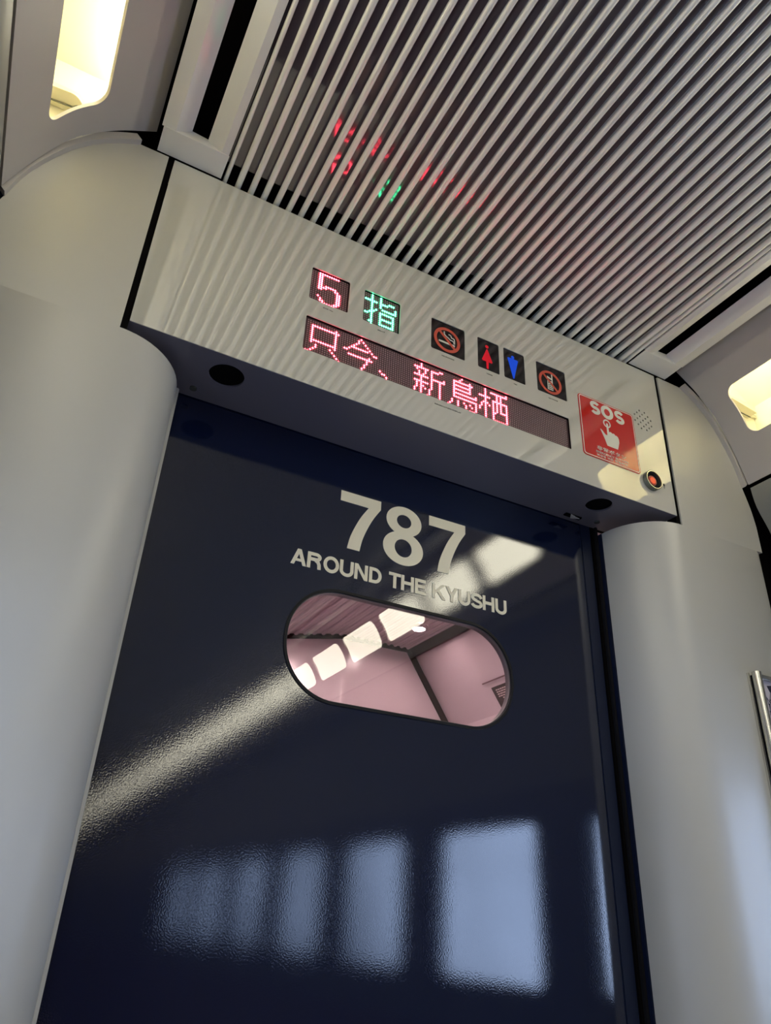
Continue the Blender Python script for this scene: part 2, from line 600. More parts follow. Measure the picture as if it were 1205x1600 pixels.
POLY = {
    'A': (0.98, [[(0.0, 0), (0.21, 0), (0.58, 1), (0.355, 1)], [(0.355, 1), (0.58, 1), (0.94, 0), (0.725, 0)],
                 [(0.22, 0.22), (0.73, 0.22), (0.68, 0.38), (0.27, 0.38)]]),
    'N': (0.95, [[(0, 0), (0.195, 0), (0.195, 1), (0, 1)], [(0.66, 0), (0.855, 0), (0.855, 1), (0.66, 1)],
                 [(0.0, 1), (0.21, 1), (0.855, 0), (0.645, 0)]]),
    'Y': (0.92, [[(0.0, 1), (0.235, 1), (0.55, 0.42), (0.345, 0.38)], [(0.655, 1), (0.885, 1), (0.545, 0.38), (0.345, 0.40)],
                 [(0.345, 0), (0.545, 0), (0.545, 0.44), (0.345, 0.44)]]),
    'K': (0.96, [[(0.195, 0.28), (0.195, 0.52), (0.665, 1), (0.93, 1)], [(0.30, 0.53), (0.45, 0.68), (0.96, 0), (0.715, 0)]]),
}


def word(s, x0, x1, z0, z1):
    adv = {' ': 0.36}
    adv.update({k: v[0] for k, v in GL.items()})
    adv.update({k: v[0] for k, v in POLY.items()})
    tot = sum(adv[c] for c in s) - 0.1
    k = (x1 - x0) / tot
    x = 0.0
    for c in s:
        if c != ' ':
            px = x0 + x * k
            zb = z0 + (z1 - z0) * (x / tot)
            hgt = 0.0315
            P = lambda p: (px + p[0] * k, zb + p[1] * hgt)
            bm = bmesh.new()
            i_ = 0
            if c in GL:
                for path, cl in GL[c][1]:
                    ribbon(bm, [P(p) for p in path], SW * k, bool(cl), LY - 0.00003 * i_, 0.001)
                    i_ += 1
            if c in POLY:
                for q in POLY[c][1]:
                    q = [P(p) for p in q]
                    y_ = LY - 0.00003 * i_
                    prism(bm, [V(a, y_, b) for a, b in q], [V(a, y_ + 0.001, b) for a, b in q])
                    i_ += 1
            link('letter', bm, M_letter, door, flat=True)
        x += adv[c]


word('AROUND THE KYUSHU', 0.3915, 0.8640, 0.5530, 0.5570)

# ------------------------------------------------------------------ cabin shell
YR = -15.0                                   # rear end of the cabin
COVE = [(-0.0215, 1.268), (-0.046, 1.252), (-0.079, 1.229), (-0.113, 1.197), (-0.145, 1.157), (-0.171, 1.104), (-0.193, 1.047), (-0.2125, 0.990)]
CV = smooth_curve(COVE, 5)
cum = [0.0]
for i in range(1, len(CV)):
    cum.append(cum[-1] + math.dist(CV[i], CV[i - 1]))


def cove_pt(s):
    for i in range(1, len(CV)):
        if s <= cum[i] or i == len(CV) - 1:
            t = (s - cum[i - 1]) / (cum[i] - cum[i - 1])
            return (CV[i - 1][0] + (CV[i][0] - CV[i - 1][0]) * t, CV[i - 1][1] + (CV[i][1] - CV[i - 1][1]) * t)


def s_at(x):
    for i in range(1, len(CV)):
        if CV[i][0] <= x:
            t = (x - CV[i - 1][0]) / (CV[i][0] - CV[i - 1][0])
            return cum[i - 1] + t * (cum[i] - cum[i - 1])


S0, S1 = s_at(-0.107), s_at(-0.176)
PITCH = 0.380
OPEN = [(0.603, 0.925)] + [(0.605 - PITCH * k + 0.0275, 0.605 - PITCH * (k - 1) - (0.0275 if k > 1 else 0.051)) for k in range(1, 40)]
mirs = {False: (lambda x: x), True: (lambda x: 1.289 - x)}
for nm, mir in (('wall_cove_left', False), ('wall_cove_right', True)):
    fo = mirs[mir]
    holes = [rrect(S0, a, S1, b, 0.026, 6) for a, b in OPEN]

    def to3(u, v, fo=fo):
        x, z = cove_pt(min(max(u, 0), cum[-1]))
        return V(fo(x), v, z)
    bm = holed([(0, YR), (cum[-1], YR), (cum[-1], 0.986), (0, 0.986)], holes, to3, cuts=cum[1:-1])
    cx = V(fo(0.35), 0, 0.75)
    solidify(bm, lambda co, c=cx: Vector((co.x - c.x, 0, co.z - c.z)).normalized() * 0.005)
    struct(nm, bm, M_cove, angle=0.35)

# side panels, window band and dado below the coves
SIDE = [(-0.214, 0.980), (-0.222, 0.927), (-0.257, 0.851), (-0.285, 0.72), (-0.305, 0.56), (-0.312, 0.40)]
XW = -0.312
WIN_Z = (-0.155, 0.302)
WINS = [(0.505, 0.96), (-0.330, 0.276), (-1.171, -0.588), (-1.99, -1.39), (-2.81, -2.21), (-3.63, -3.03), (-4.45, -3.85)]
sm = smooth_curve(SIDE, 4)
widx = 0
for side, mir in (('left', False), ('right', True)):
    fo = mirs[mir]
    bm = bmesh.new()
    lp = [(fo(x), z) for x, z in sm] + [(fo(XW - 0.05), 0.40), (fo(-0.35), 0.98)]
    prism(bm, [V(x, YR, z) for x, z in lp], [V(x, 0.984, z) for x, z in lp])
    struct('wall_upper_' + side, bm, M_upper, angle=0.5)
    holes = [rrect(a, WIN_Z[0], b, WIN_Z[1], 0.035, 5) for a, b in WINS]
    bm = holed([(YR, -0.30), (0.984, -0.30), (0.984, 0.3995), (YR, 0.3995)], holes, lambda u, v, fo=fo: V(fo(XW), u, v))
    solidify(bm, Vector((0.04 if mir else -0.04, 0, 0)))
    struct('wall_' + side, bm, M_side, flat=True)
    struct('wall_lower_' + side, newbox((fo(XW), YR, FLOOR), (fo(XW - 0.05), 0.984, -0.302)), M_dado, flat=True)
    for a, b in WINS:
        widx += 1
        lo = rrect(a, WIN_Z[0], b, WIN_Z[1], 0.035, 5)
        bm = bmesh.new()
        prism(bm, [V(fo(XW - 0.02), u, v) for u, v in lo], [V(fo(XW - 0.025), u, v) for u, v in lo])
        struct('window_%d' % widx, bm, M_wglass, flat=True)

struct('floor', newbox((-0.42, YR, FLOOR - 0.05), (1.70, 3.6, FLOOR)), M_floor, flat=True)
struct('wall_rear', newbox((-0.42, YR - 0.05, FLOOR), (1.70, YR, 1.45)), M_side, flat=True)

# outer roof so that no sky light leaks past the coves
roof = [(-0.42, -0.30), (-0.42, 0.9), (-0.36, 1.30), (-0.20, 1.46), (1.47, 1.46), (1.63, 1.30), (1.71, 0.9), (1.71, -0.30)]
bm = bmesh.new()
ro = [(x + (0.02 if x > 0.6 else -0.02), z + 0.02) for x, z in roof]
a = [[bm.verts.new(V(x, y, z)) for x, z in roof] for y in (YR - 0.06, 3.7)]
b = [[bm.verts.new(V(x, y, z)) for x, z in ro] for y in (YR - 0.06, 3.7)]
for i in range(1, len(roof) - 2):
    bm.faces.new((a[0][i], a[0][i + 1], a[1][i + 1], a[1][i]))
    bm.faces.new((b[0][i], b[1][i], b[1][i + 1], b[0][i + 1]))
struct('ceiling_roof_shell', bm, M_black, flat=True)
for nm, x in (('wall_outer_left', -0.42), ('wall_outer_right', 1.69)):
    bm = newbox((x, YR, 0.405), (x + 0.02, 3.7, 0.95))
    struct(nm, bm, M_black, flat=True)
    bm = newbox((x, 1.0, FLOOR), (x + 0.02, 3.7, 0.405))
    struct(nm.replace('outer', 'outer_low'), bm, M_black, flat=True)
# bulkhead behind the pillars
struct('wall_bulkhead_left', newbox((-0.42, 1.03, FLOOR), (-0.235, 1.20, 1.45)), M_black, flat=True)
struct('wall_bulkhead_right', newbox((1.525, 1.03, FLOOR), (1.70, 1.20, 1.45)), M_black, flat=True)
struct('wall_bulkhead_top', newbox((-0.235, 1.06, 1.24), (1.525, 1.20, 1.45)), M_black, flat=True)
struct('wall_bulkhead_fill', newbox((0.02, 1.165, 0.862), (1.245, 1.20, 1.24)), M_black, flat=True)

# ------------------------------------------------------------------ ceiling with slats
ceil = struct('ceiling', newbox((0.112, YR, 1.2585), (1.156, 0.972, 1.266)), M_back, flat=True)
link('ceiling_edge_dark', newbox((0.112, 0.9725, 1.262), (1.156, 1.06, 1.268)), M_black, ceil, flat=True)  # black sheet standing in for the dark gap mirrored at the ceiling end


def slat(x, w_=0.0060):
    bm = bmesh.new()
    n = 12
    n = 18
    a0 = math.radians(-62)
    prof = [(x + 0.0022, 1.2583)] + [(x + w_ * math.cos(a0 + (math.pi - 2 * a0) * k / n), 1.2453 - 0.0064 * math.sin(a0 + (math.pi - 2 * a0) * k / n))
                                     for k in range(n + 1)] + [(x - 0.0022, 1.2583)]
    prism(bm, [V(a, YR, z) for a, z in prof], [V(a, 1.03, z) for a, z in prof])
    return bm


xs = [0.1195] + [0.1457 + 0.02672 * k for k in range(38)] + [1.1490]
for k, x in enumerate(xs):
    if k in (0, len(xs) - 1):
        link('ceiling_slat', slat(x, 0.0042), M_slat, ceil, angle=0.9)
    elif k == 1:
        sl = link('ceiling_slat', slat(0.0), M_slat, ceil, angle=0.9)
        sl.location = sl.location + Vector((x * U, 0, 0))
    else:
        o = sl.copy()
        C.objects.link(o)
        o.location = sl.location + Vector(((x - xs[1]) * U, 0, 0))

# ------------------------------------------------------------------ longitudinal air slots in the ceiling
for nm, mir in (('trim_6', False), ('trim_7', True)):
    fo = (lambda x: x) if not mir else (lambda x: 1.2665 - x)
    rt = sroot(nm, V(fo(0.05), 0.5, 1.24))
    outer = [(-0.0155, 1.2405), (0.0095, 1.2400), (0.0248, 1.2486), (0.0365, 1.2577), (0.0350, 1.2600), (0.0235, 1.2520), (0.0075, 1.2455), (-0.0155, 1.2450)]
    inner = [(0.0671, 1.2546), (0.0955, 1.2400), (0.1095, 1.2405), (0.1095, 1.2445), (0.0965, 1.2440), (0.0685, 1.2580)]
    for pn, prof in (('outer_rail', outer), ('inner_rail', inner)):
        bm = bmesh.new()
        prism(bm, [V(fo(a), YR, z) for a, z in prof], [V(fo(a), 0.946, z) for a, z in prof])
        link(pn, bm, M_rail, rt, angle=0.2)
    cap = [(-0.0120, 1.2390), (0.1105, 1.2390), (0.1080, 1.2435), (0.0685, 1.2575), (0.0355, 1.2600), (-0.0120, 1.2440)]
    bm = bmesh.new()
    prism(bm, [V(fo(a), 0.9455, z) for a, z in cap], [V(fo(a), 1.0, z) for a, z in cap])
    link('end_cap', bm, M_rail, rt, angle=0.5)
    link('dark_duct', newbox((fo(-0.02), YR, 1.309), (fo(0.11), 1.03, 1.32)), M_black, rt, flat=True)
    link('duct_side', newbox((fo(-0.0235), YR, 1.272), (fo(-0.0195), 1.03, 1.31)), M_black, rt, flat=True)

# ------------------------------------------------------------------ lit coves
INC = Vector((0, 0, 0))


def open_cove(mir):
    fo = mirs[mir]
    side = 'right' if mir else 'left'
    lab = ('lit open recess in the upper right wall beyond the red emergency sign' if mir
           else 'lit open recess with a ledge in the upper left wall beside the left air slot')
    t = thing('cove_light', lab, 'light', V(fo(-0.2), 0.78, 1.2))
    y0, y1 = 0.572, 0.985
    # housing shell: inner top, top, outer wall, lower floor (thin walled)
    prof = [(-0.085, 1.245), (-0.055, 1.335), (-0.22, 1.335), (-0.30, 1.26), (-0.30, 1.085), (-0.186, 1.078)]
    bm = bmesh.new()
    for i in range(len(prof) - 1):
        p, q = prof[i], prof[i + 1]
        d = Vector((q[0] - p[0], q[1] - p[1])).normalized()
        nx, nz = (d.y * 0.004, -d.x * 0.004)
        nx, nz = -nx, -nz
        quad = [p, q, (q[0] - nx, q[1] - nz), (p[0] - nx, p[1] - nz)]
        prism(bm, [V(fo(a), y0, z) for a, z in quad], [V(fo(a), y1, z) for a, z in quad])
    link('housing', bm, M_cream, t, flat=True)
    for yy in (y0, y1):
        poly = [(fo(a), z) for a, z in prof + [(-0.181, 1.092), (-0.152, 1.148), (-0.111, 1.204), (-0.098, 1.218)]]
        bm = plates([poly], yy, 0.004)
        link('end_wall', bm, M_cream, t, flat=True)
    link('step', newbox((fo(-0.299), 0.974, 1.222), (fo(-0.105), 0.9845, 1.262), 0.003), M_cream2, t)
    bm = bmesh.new()
    pts = [V(fo(-0.27), 0.9845, 1.214), V(fo(-0.27), 0.955, 1.214)] + \
          [V(fo(-0.165 + 0.02 * math.sin(a)), 0.965 - 0.020 * math.cos(a), 1.214) for a in [math.pi * k / 12 for k in range(0, 10)]] + [V(fo(-0.150), 0.9845, 1.214)]
    prism(bm, pts, [p + Vector((0, 0, 0.004)) for p in pts])
    link('round_plate', bm, M_cream2, t, flat=True)
    bm = bmesh.new()
    tube(bm, [V(fo(-0.27), 0.976, 1.2135), V(fo(-0.19), 0.972, 1.2115), V(fo(-0.16), 0.970, 1.2125), V(fo(-0.153), 0.964, 1.2150)], 0.0012)
    link('wire', bm, M_btnrim, t)
    # fluorescent tube hidden above the inner lip
    bm = bmesh.new()
    tube(bm, [V(fo(-0.082), y0 + 0.02, 1.300), V(fo(-0.082), y1 - 0.03, 1.300)], 0.010, 16)
    link('fluorescent_tube', bm, M_tube, t)
    return t


open_cove(False)
open_cove(True)


def panel_cove(mir, a, b, group):
    fo = mirs[mir]
    t = thing('cove_light', 'cream lit panel set in the upper %s wall' % ('right' if mir else 'left'),
              'light', V(fo(-0.16), (a + b) / 2, 1.15), group)
    n = 10
    ss = [S0 - 0.008 + (S1 - S0 + 0.016) * k / n for k in range(n + 1)]
    bm = bmesh.new()
    rows = []
    cc = (0.35, 0.75)
    for s in ss:
        x, z = cove_pt(s)
        dx, dz = x - cc[0], z - cc[1]
        l = math.hypot(dx, dz)
        x, z = x + dx / l * 0.009, z + dz / l * 0.009
        rows.append(((x, z), (x + dx / l * 0.004, z + dz / l * 0.004)))
    lp = [r[0] for r in rows] + [r[1] for r in rows[::-1]]
    prism(bm, [V(fo(x), a - 0.006, z) for x, z in lp], [V(fo(x), b + 0.006, z) for x, z in lp])
    link('diffuser', bm, M_panel, t, angle=0.4)
    return t


for mir in (False, True):
    first = None
    grp = 'lit panels along the %s cove' % ('right' if mir else 'left')
    for a, b in OPEN[1:]:
        if first is None:
            first = panel_cove(mir, a, b, grp)
            a0 = a
        else:
            c = first.copy()
            C.objects.link(c)
            c.location = first.location + Vector((0, (a - a0) * U, 0))
            for ch in first.children:
                d = ch.copy()
                C.objects.link(d)
                d.parent = c

# ------------------------------------------------------------------ display header above the door
hd = thing('overhead_display_box', 'light grey overhead display box with red and green dot displays above the navy door', 'display sign', V(0.631, 1.07, 0.831))
HX0, HX1, HZ0, HZ1 = 0.0225, 1.2395, 0.8310, 1.2335
CUT = {
    'five': (0.3160, 1.0322, 0.3979, 1.1143), 'green': (0.4306, 1.0308, 0.5124, 1.1130), 'long': (0.3160, 0.9065, 0.9430, 0.9882),
    'smoke': (0.5870, 1.0318, 0.6700, 1.1143), 'woman': (0.7028, 1.0323, 0.7588, 1.1150), 'man': (0.7708, 1.0331, 0.8275, 1.1159),
    'phone': (0.8602, 1.0343, 0.9430, 1.1169)}
holes = [rrect(a, b, c, d, 0.0035, 3) for a, b, c, d in CUT.values()]
SPK = []
for (sx, sz, n) in ((1.1510, 1.0810, 3), (1.1502, 1.0633, 5), (1.1590, 1.0545, 5), (1.1675, 1.0458, 5), (1.1849, 1.0466, 3)):
    for k in range(n):
        SPK.append((sx + 0.0088 * k, sz + 0.0086 * k))
holes += [circ(x, z, 0.0024, 0.0027, n=10) for x, z in SPK]
KEY = (1.2130, 0.9040)
holes.append([(KEY[0] + 0.0032 * math.cos(a), KEY[1] + 0.0036 * math.sin(a)) for a in [math.radians(-60 + 300 * k / 10) for k in range(11)]]
             + [(KEY[0] - 0.0016, KEY[1] - 0.0095), (KEY[0] + 0.0016, KEY[1] - 0.0095)])
# key slot outline order: make it a simple loop
holes[-1] = [(KEY[0] + 0.0034 * math.cos(a), KEY[1] + 0.0036 * math.sin(a)) for a in [math.radians(-65 + 310 * k / 10) for k in range(11)]] \
    + [(KEY[0] - 0.0013, KEY[1] - 0.0100), (KEY[0] + 0.0013, KEY[1] - 0.0100)]
bm = holed([(HX0, HZ0), (HX1, HZ0), (HX1, HZ1), (HX0, HZ1)], holes, lambda u, v: V(u, YF, v))
solidify(bm, Vector((0, 0.0016 * U, 0)))
link('front_panel', bm, M_face, hd, flat=True)
# top and side returns, dark inner backing
link('speaker_backing', newbox((1.142, 1.0022, 1.036), (1.232, 1.004, 1.110)), M_black, hd, flat=True)
link('key_backing', newbox((1.205, 1.0022, 0.890), (1.221, 1.004, 0.910)), M_black, hd, flat=True)
link('top_flange', newbox((HX0, 1.0020, HZ1 - 0.004), (HX1, 1.055, HZ1)), M_face, hd, flat=True)
link('inner_backing', newbox((HX0 + 0.004, 1.022, HZ0 + 0.006), (HX1 - 0.004, 1.026, HZ1 - 0.006)), M_black, hd, flat=True)
# underside with two round sockets
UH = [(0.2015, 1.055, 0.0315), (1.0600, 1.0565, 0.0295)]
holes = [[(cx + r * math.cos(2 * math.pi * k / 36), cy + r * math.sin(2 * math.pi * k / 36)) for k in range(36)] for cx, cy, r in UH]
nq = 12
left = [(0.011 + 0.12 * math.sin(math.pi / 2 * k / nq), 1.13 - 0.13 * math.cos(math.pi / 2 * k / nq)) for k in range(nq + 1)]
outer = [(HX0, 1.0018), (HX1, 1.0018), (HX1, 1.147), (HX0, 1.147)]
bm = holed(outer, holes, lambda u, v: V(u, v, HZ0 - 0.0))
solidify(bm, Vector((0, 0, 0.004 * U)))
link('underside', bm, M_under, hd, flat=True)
for cx, cy, r in UH:
    bm = bmesh.new()
    c1 = [V(cx + (r + 0.001) * math.cos(2 * math.pi * k / 36), cy + (r + 0.001) * math.sin(2 * math.pi * k / 36), HZ0 + 0.005) for k in range(36)]
    prism(bm, c1, [p + Vector((0, 0, 0.05)) for p in c1])
    bm.faces.ensure_lookup_table()
    link('round_socket', bm, M_black, hd)
for k, (sx, sy) in enumerate(((0.159, 1.119), (1.109, 1.117))):
    bm = bmesh.new()
    c1 = [V(sx + 0.0065 * math.cos(2 * math.pi * q / 20), sy + 0.0065 * math.sin(2 * math.pi * q / 20), HZ0 - 0.003) for q in range(20)]
    prism(bm, c1, [p + Vector((0, 0, 0.003)) for p in c1])
    link('screw', bm, M_btnrim, hd)
bm = newbox((1.020, 1.118, HZ0 - 0.004), (1.066, 1.130, HZ0 - 0.0005), 0.001)
lt = link('door_latch', bm, M_black, hd)
bm = bmesh.new()
pr = [V(1.032, 1.117, HZ0 - 0.006), V(1.060, 1.121, HZ0 - 0.006), V(1.040, 1.129, HZ0 - 0.006)]
prism(bm, pr, [p + Vector((0, 0, 0.003)) for p in pr])
link('latch_tongue', bm, M_trim, lt)
# black joints at the ends of the box, and the dark band between its underside and the pillars
for nm, a, b in (('trim_8', 0.0085, 0.0220), ('trim_9', 1.2400, 1.2540)):
    struct(nm, newbox((a, 1.004, 0.8115), (b, 1.03, 1.2330)), M_black, flat=True)

# --- dot displays
P5 = {0: range(3, 12), 1: (3, 4), 2: (3, 4), 3: (3, 4), 4: (3, 4), 5: (3, 4), 6: (3, 4, 6, 7, 8, 9, 10), 7: (3, 4, 5, 6, 10, 11), 8: (3, 4, 11, 12),
      9: (11, 12), 10: (11, 12), 11: (11, 12), 12: (3, 11, 12), 13: (4, 11, 12), 14: (4, 5, 10, 11), 15: range(5, 11)}
PG = {0: (3, 7), 1: (3, 7), 2: (3, 7, 11, 12, 13), 3: (0, 1, 2, 3, 4, 5, 7, 8, 9, 10), 4: (3, 7, 14), 5: (3, 7, 14), 6: (3,) + tuple(range(8, 15)),
      7: (3, 5), 8: (3, 4) + tuple(range(7, 14)), 9: (2, 3, 7, 13), 10: (0, 1, 3, 7, 13), 11: (3,) + tuple(range(7, 14)), 12: (3, 7, 13),
      13: (3, 7, 13), 14: (2, 3) + tuple(range(7, 14)), 15: (3,)}
PG[5] = (3, 7, 14)
K1 = {1: (12,), 2: range(2, 14), 3: (2, 12), 4: (2, 12), 5: (2, 12), 6: (2, 12), 7: (2, 12), 8: (2, 12), 9: range(2, 13), 10: (2, 12),
      11: (4, 10), 12: (4, 11), 13: (3, 12), 14: (2, 13), 15: (0, 1, 14)}
K2 = {0: (7,), 1: (6, 8), 2: (6, 9), 3: (5, 10), 4: (4, 11), 5: (3, 4, 5, 6, 7, 8, 9, 10, 12), 6: (2, 13, 14), 7: (0, 1), 8: (11,),
      9: (2, 3, 4, 5, 6, 7, 8, 9, 10, 11, 12), 10: (10,), 11: (10,), 12: (9,), 13: (9,), 14: (8,), 15: (8,)}
K3 = {12: (0,), 13: (1, 2), 14: (3,), 15: (3,)}
K4 = {0: (3,), 1: (3, 12, 13), 2: tuple(range(0, 7)) + (8, 9, 10, 11), 3: (1, 5, 8), 4: (2, 5, 8), 5: (2, 4, 8, 14),
      6: tuple(range(0, 7)) + tuple(range(8, 15)), 7: (3, 8, 12), 8: (3, 8, 12), 9: tuple(range(0, 7)) + (8, 12), 10: (1, 3, 8, 12),
      11: (1, 3, 4, 8, 12), 12: (1, 3, 5, 7, 12), 13: (0, 3, 7, 12), 14: (0, 3, 7, 12), 15: (3, 6, 12)}
K5 = {0: (7,), 1: (6, 11), 2: range(3, 13), 3: (3, 11), 4: range(3, 12), 5: (3, 11), 6: range(3, 12), 7: (3, 14), 8: range(3, 15), 9: (3,),
      10: range(3, 15), 11: (14,), 12: (2, 5, 8, 11, 14), 13: (2, 5, 9, 12, 14), 14: (1, 5, 9, 14), 15: (0, 11, 12, 13)}
K6 = {0: (3, 14), 1: (3,) + tuple(range(6, 15)), 2: (3, 9, 11), 3: (3, 9, 11), 4: (0, 1, 2, 3, 4, 5, 9, 11), 5: (3,) + tuple(range(7, 15)),
      6: (3, 7, 9, 11, 14), 7: (2, 3, 4, 7, 9, 11, 14), 8: (1, 3, 5, 7, 9, 11, 14), 9: (1, 3, 7, 9, 11, 14), 10: (0, 3, 7, 9, 11, 12, 13, 14),
      11: (0, 3, 7, 8, 14), 12: (3, 7, 14), 13: (3, 7, 14), 14: (3, 7, 14), 15: (3,) + tuple(range(7, 15))}


def dots(cells, x0, zt, px, pz, y, r, hgt, n):
    bm = bmesh.new()
    for c, rw in cells:
        cx, cz = x0 + c * px, zt - rw * pz
        base = [bm.verts.new(V(cx + r * math.cos(2 * math.pi * k / n), y, cz + r * math.sin(2 * math.pi * k / n))) for k in range(n)]
        top = [bm.verts.new(V(cx + 0.6 * r * math.cos(2 * math.pi * k / n), y - hgt, cz + 0.6 * r * math.sin(2 * math.pi * k / n))) for k in range(n)]
        for k in range(n):
            bm.faces.new((base[k], base[(k + 1) % n], top[(k + 1) % n], top[k]))
        bm.faces.new(top)
        bm.faces.new(base[::-1])
    return bm


def led(cut, glyphs, x0, zt, px, pz, ncol, m, lab):
    a, b, c, d = CUT[cut]
    e = 0.002
    y = 1.0056
    x0, zt, px, pz = x0 * y, zt * y, px * y, pz * y
    bd = link('led_screen', newbox((a - e, y, b - e), (c + e, y + 0.003, d + e)), M_board, hd, flat=True)
    bd['label'] = lab
    lip = ring_bm(rrect(a - e, b - e, c + e, d + e, 0.0035, 3), rrect(a, b, c, d, 0.0035, 3), 1.00165, 0.0040)
    link('screen_surround', lip, M_black, bd, flat=True)
    lit = set()
    for off, gl in glyphs:
        for rw, cs in gl.items():
            for cc in cs:
                lit.add((off + cc, rw))
    alln = [(cc, rw) for cc in range(ncol) for rw in range(16)]
    link('unlit_dots', dots([q for q in alln if q not in lit], x0, zt, px, pz, y, px * 0.30, 0.0006, 6), M_led_off, bd, flat=True)
    link('lit_dots', dots(sorted(lit), x0, zt, px, pz, y, px * 0.43, 0.0013, 8), m, bd, flat=True)


led('five', [(0, P5)], 0.3185, 1.1052, 0.00490, 0.00492, 16, M_red_led, 'square screen showing a red 5')
led('green', [(0, PG)], 0.4340, 1.1055, 0.00482, 0.00500, 16, M_green_led, 'square screen showing a green character')
led('long', [(0, K1), (16, K2), (32, K3), (48, K4), (64, K5), (80, K6)], 0.3210, 0.9780, 0.0048, 0.00486, 128, M_red_led,
    'long screen with red characters running across it')

# --- pictogram windows
YP = 1.0022


def picto(cut, lab):
    a, b, c, d = CUT[cut]
    o = link('pictogram_window', plate(rrect(a - 0.001, b - 0.001, c + 0.001, d + 0.001, 0.0035, 3), YP, 0.003), M_picto, hd, flat=True)
    o['label'] = lab
    return o


def ban(o, cx, cz, r, w_):
    link('prohibition_ring', ring_bm(circ(cx, cz, r, n=40), circ(cx, cz, r - w_, n=40), YP - 0.0010, 0.0009), M_pred, o, flat=True)
    k = (r - w_ / 2) * math.sqrt(0.5)
    link('prohibition_bar', strokes_bm([([(cx - k, cz + k * 0.98), (cx + k, cz - k * 0.98)], 0)], w_ * 0.85, YP - 0.0012, 0.0009), M_pred, o, flat=True)


o = picto('smoke', 'black window with a no smoking symbol')
ban(o, 0.6268, 1.0702, 0.0322, 0.0068)
bm = plates([[(0.6066, 1.0640), (0.6460, 1.0640), (0.6460, 1.0592), (0.6066, 1.0598)]], YP - 0.0007, 0.0006)
strokes_bm([(smooth_curve([(0.6198, 1.0912), (0.6200, 1.0850), (0.6240, 1.0805), (0.6300, 1.0772), (0.6345, 1.0740), (0.6395, 1.0738), (0.6428, 1.0715), (0.6436, 1.0668)], 3), 0)],
           0.0022, YP - 0.0007, 0.0006, bm)
strokes_bm([(smooth_curve([(0.6303, 1.0872), (0.6345, 1.0870), (0.6368, 1.0845), (0.6378, 1.0812), (0.6420, 1.0808), (0.6448, 1.0780), (0.6452, 1.0668)], 3), 0)],
           0.0022, YP - 0.0007, 0.0006, bm)
link('cigarette_symbol', bm, M_pwhite, o, flat=True)
o = picto('woman', 'black window with a red woman symbol')
bm = plates([circ(0.7283, 1.0985, 0.0043, n=20),
             [(0.7272, 1.0915), (0.7292, 1.0915), (0.7420, 1.0590), (0.7395, 1.0560), (0.7370, 1.0565), (0.7195, 1.0565), (0.7165, 1.0560), (0.7145, 1.0590)],
             [(0.7255, 1.0570), (0.7318, 1.0570), (0.7312, 1.0375), (0.7262, 1.0375)]], YP - 0.0007, 0.0006)
link('woman_symbol', bm, M_fred, o, flat=True)
o = picto('man', 'black window with a blue man symbol')
bm = plates([circ(0.7968, 1.0990, 0.0042, n=20),
             [(0.7825, 1.0928), (0.7850, 1.0948), (0.8085, 1.0948), (0.8108, 1.0928), (0.7985, 1.0400), (0.7958, 1.0400)]], YP - 0.0007, 0.0006)
link('man_symbol', bm, M_mblue, o, flat=True)
o = picto('phone', 'black window with a no mobile phone symbol')
ban(o, 0.8990, 1.0715, 0.0318, 0.0062)
bm = plates([[(0.8913, 1.0772), (0.9063, 1.0757), (0.9063, 1.0508), (0.8910, 1.0508)],
             [(0.8913, 1.0880), (0.9063, 1.0830), (0.9063, 1.0757), (0.9035, 1.0760), (0.9035, 1.0800), (0.8913, 1.0830)],
             [(0.9033, 1.0830), (0.9063, 1.0830), (0.9063, 1.0965), (0.9033, 1.0965)]], YP - 0.0007, 0.0006)
ph = link('phone_symbol', bm, M_pwhite, o, flat=True)
keys = [[(0.8930 + 0.0043 * i, 1.0712 - 0.0052 * j), (0.8956 + 0.0043 * i, 1.0712 - 0.0052 * j), (0.8956 + 0.0043 * i, 1.0686 - 0.0052 * j), (0.8930 + 0.0043 * i, 1.0686 - 0.0052 * j)]
        for i in range(3) for j in range(4)]
link('phone_keys', plates(keys, YP - 0.0010, 0.0004), M_picto, ph, flat=True)

# --- small printed captions
for s, x, z, wd in (('CAR No.', 0.3572, 1.0195, 0.0215), ('SEAT', 0.4725, 1.0190, 0.0165), ('NO SMOKING', 0.6280, 1.0205, 0.0300),
                    ('WOMEN', 0.7315, 1.0205, 0.0150), ('MEN', 0.7990, 1.0222, 0.0085), ('NO PHONE', 0.9020, 1.0225, 0.0250),
                    ('INFORMATION DISPLAY', 0.6285, 0.8910, 0.0620)):
    text_obj('caption', s, x, z, 0.0026, M_ink, hd, y=0.9994, align='CENTER', width=wd)

# --- SOS sign
SY = 0.9982
sg = link('sos_sign', plate(rrect(0.9753, 0.9075, 1.1412, 1.0728, 0.0075, 5), SY, 0.0017), M_sos, hd, flat=True)
sg['label'] = 'red square emergency sign with SOS in white'
link('white_border', ring_bm(rrect(0.9772, 0.9094, 1.1393, 1.0709, 0.0065, 5), rrect(0.9790, 0.9112, 1.1375, 1.0691, 0.0055, 5), SY - 0.0003, 0.0004), M_sosw, sg, flat=True)


def fat_s(cx, cz, w_, h, t):
    rx, rz = w_ / 2 - t / 2, (h - t) / 4
    return [arc(cx, cz + rz, rx, rz, 25, 270, 16) + arc(cx, cz - rz, rx, rz, 88, -155, 16)]


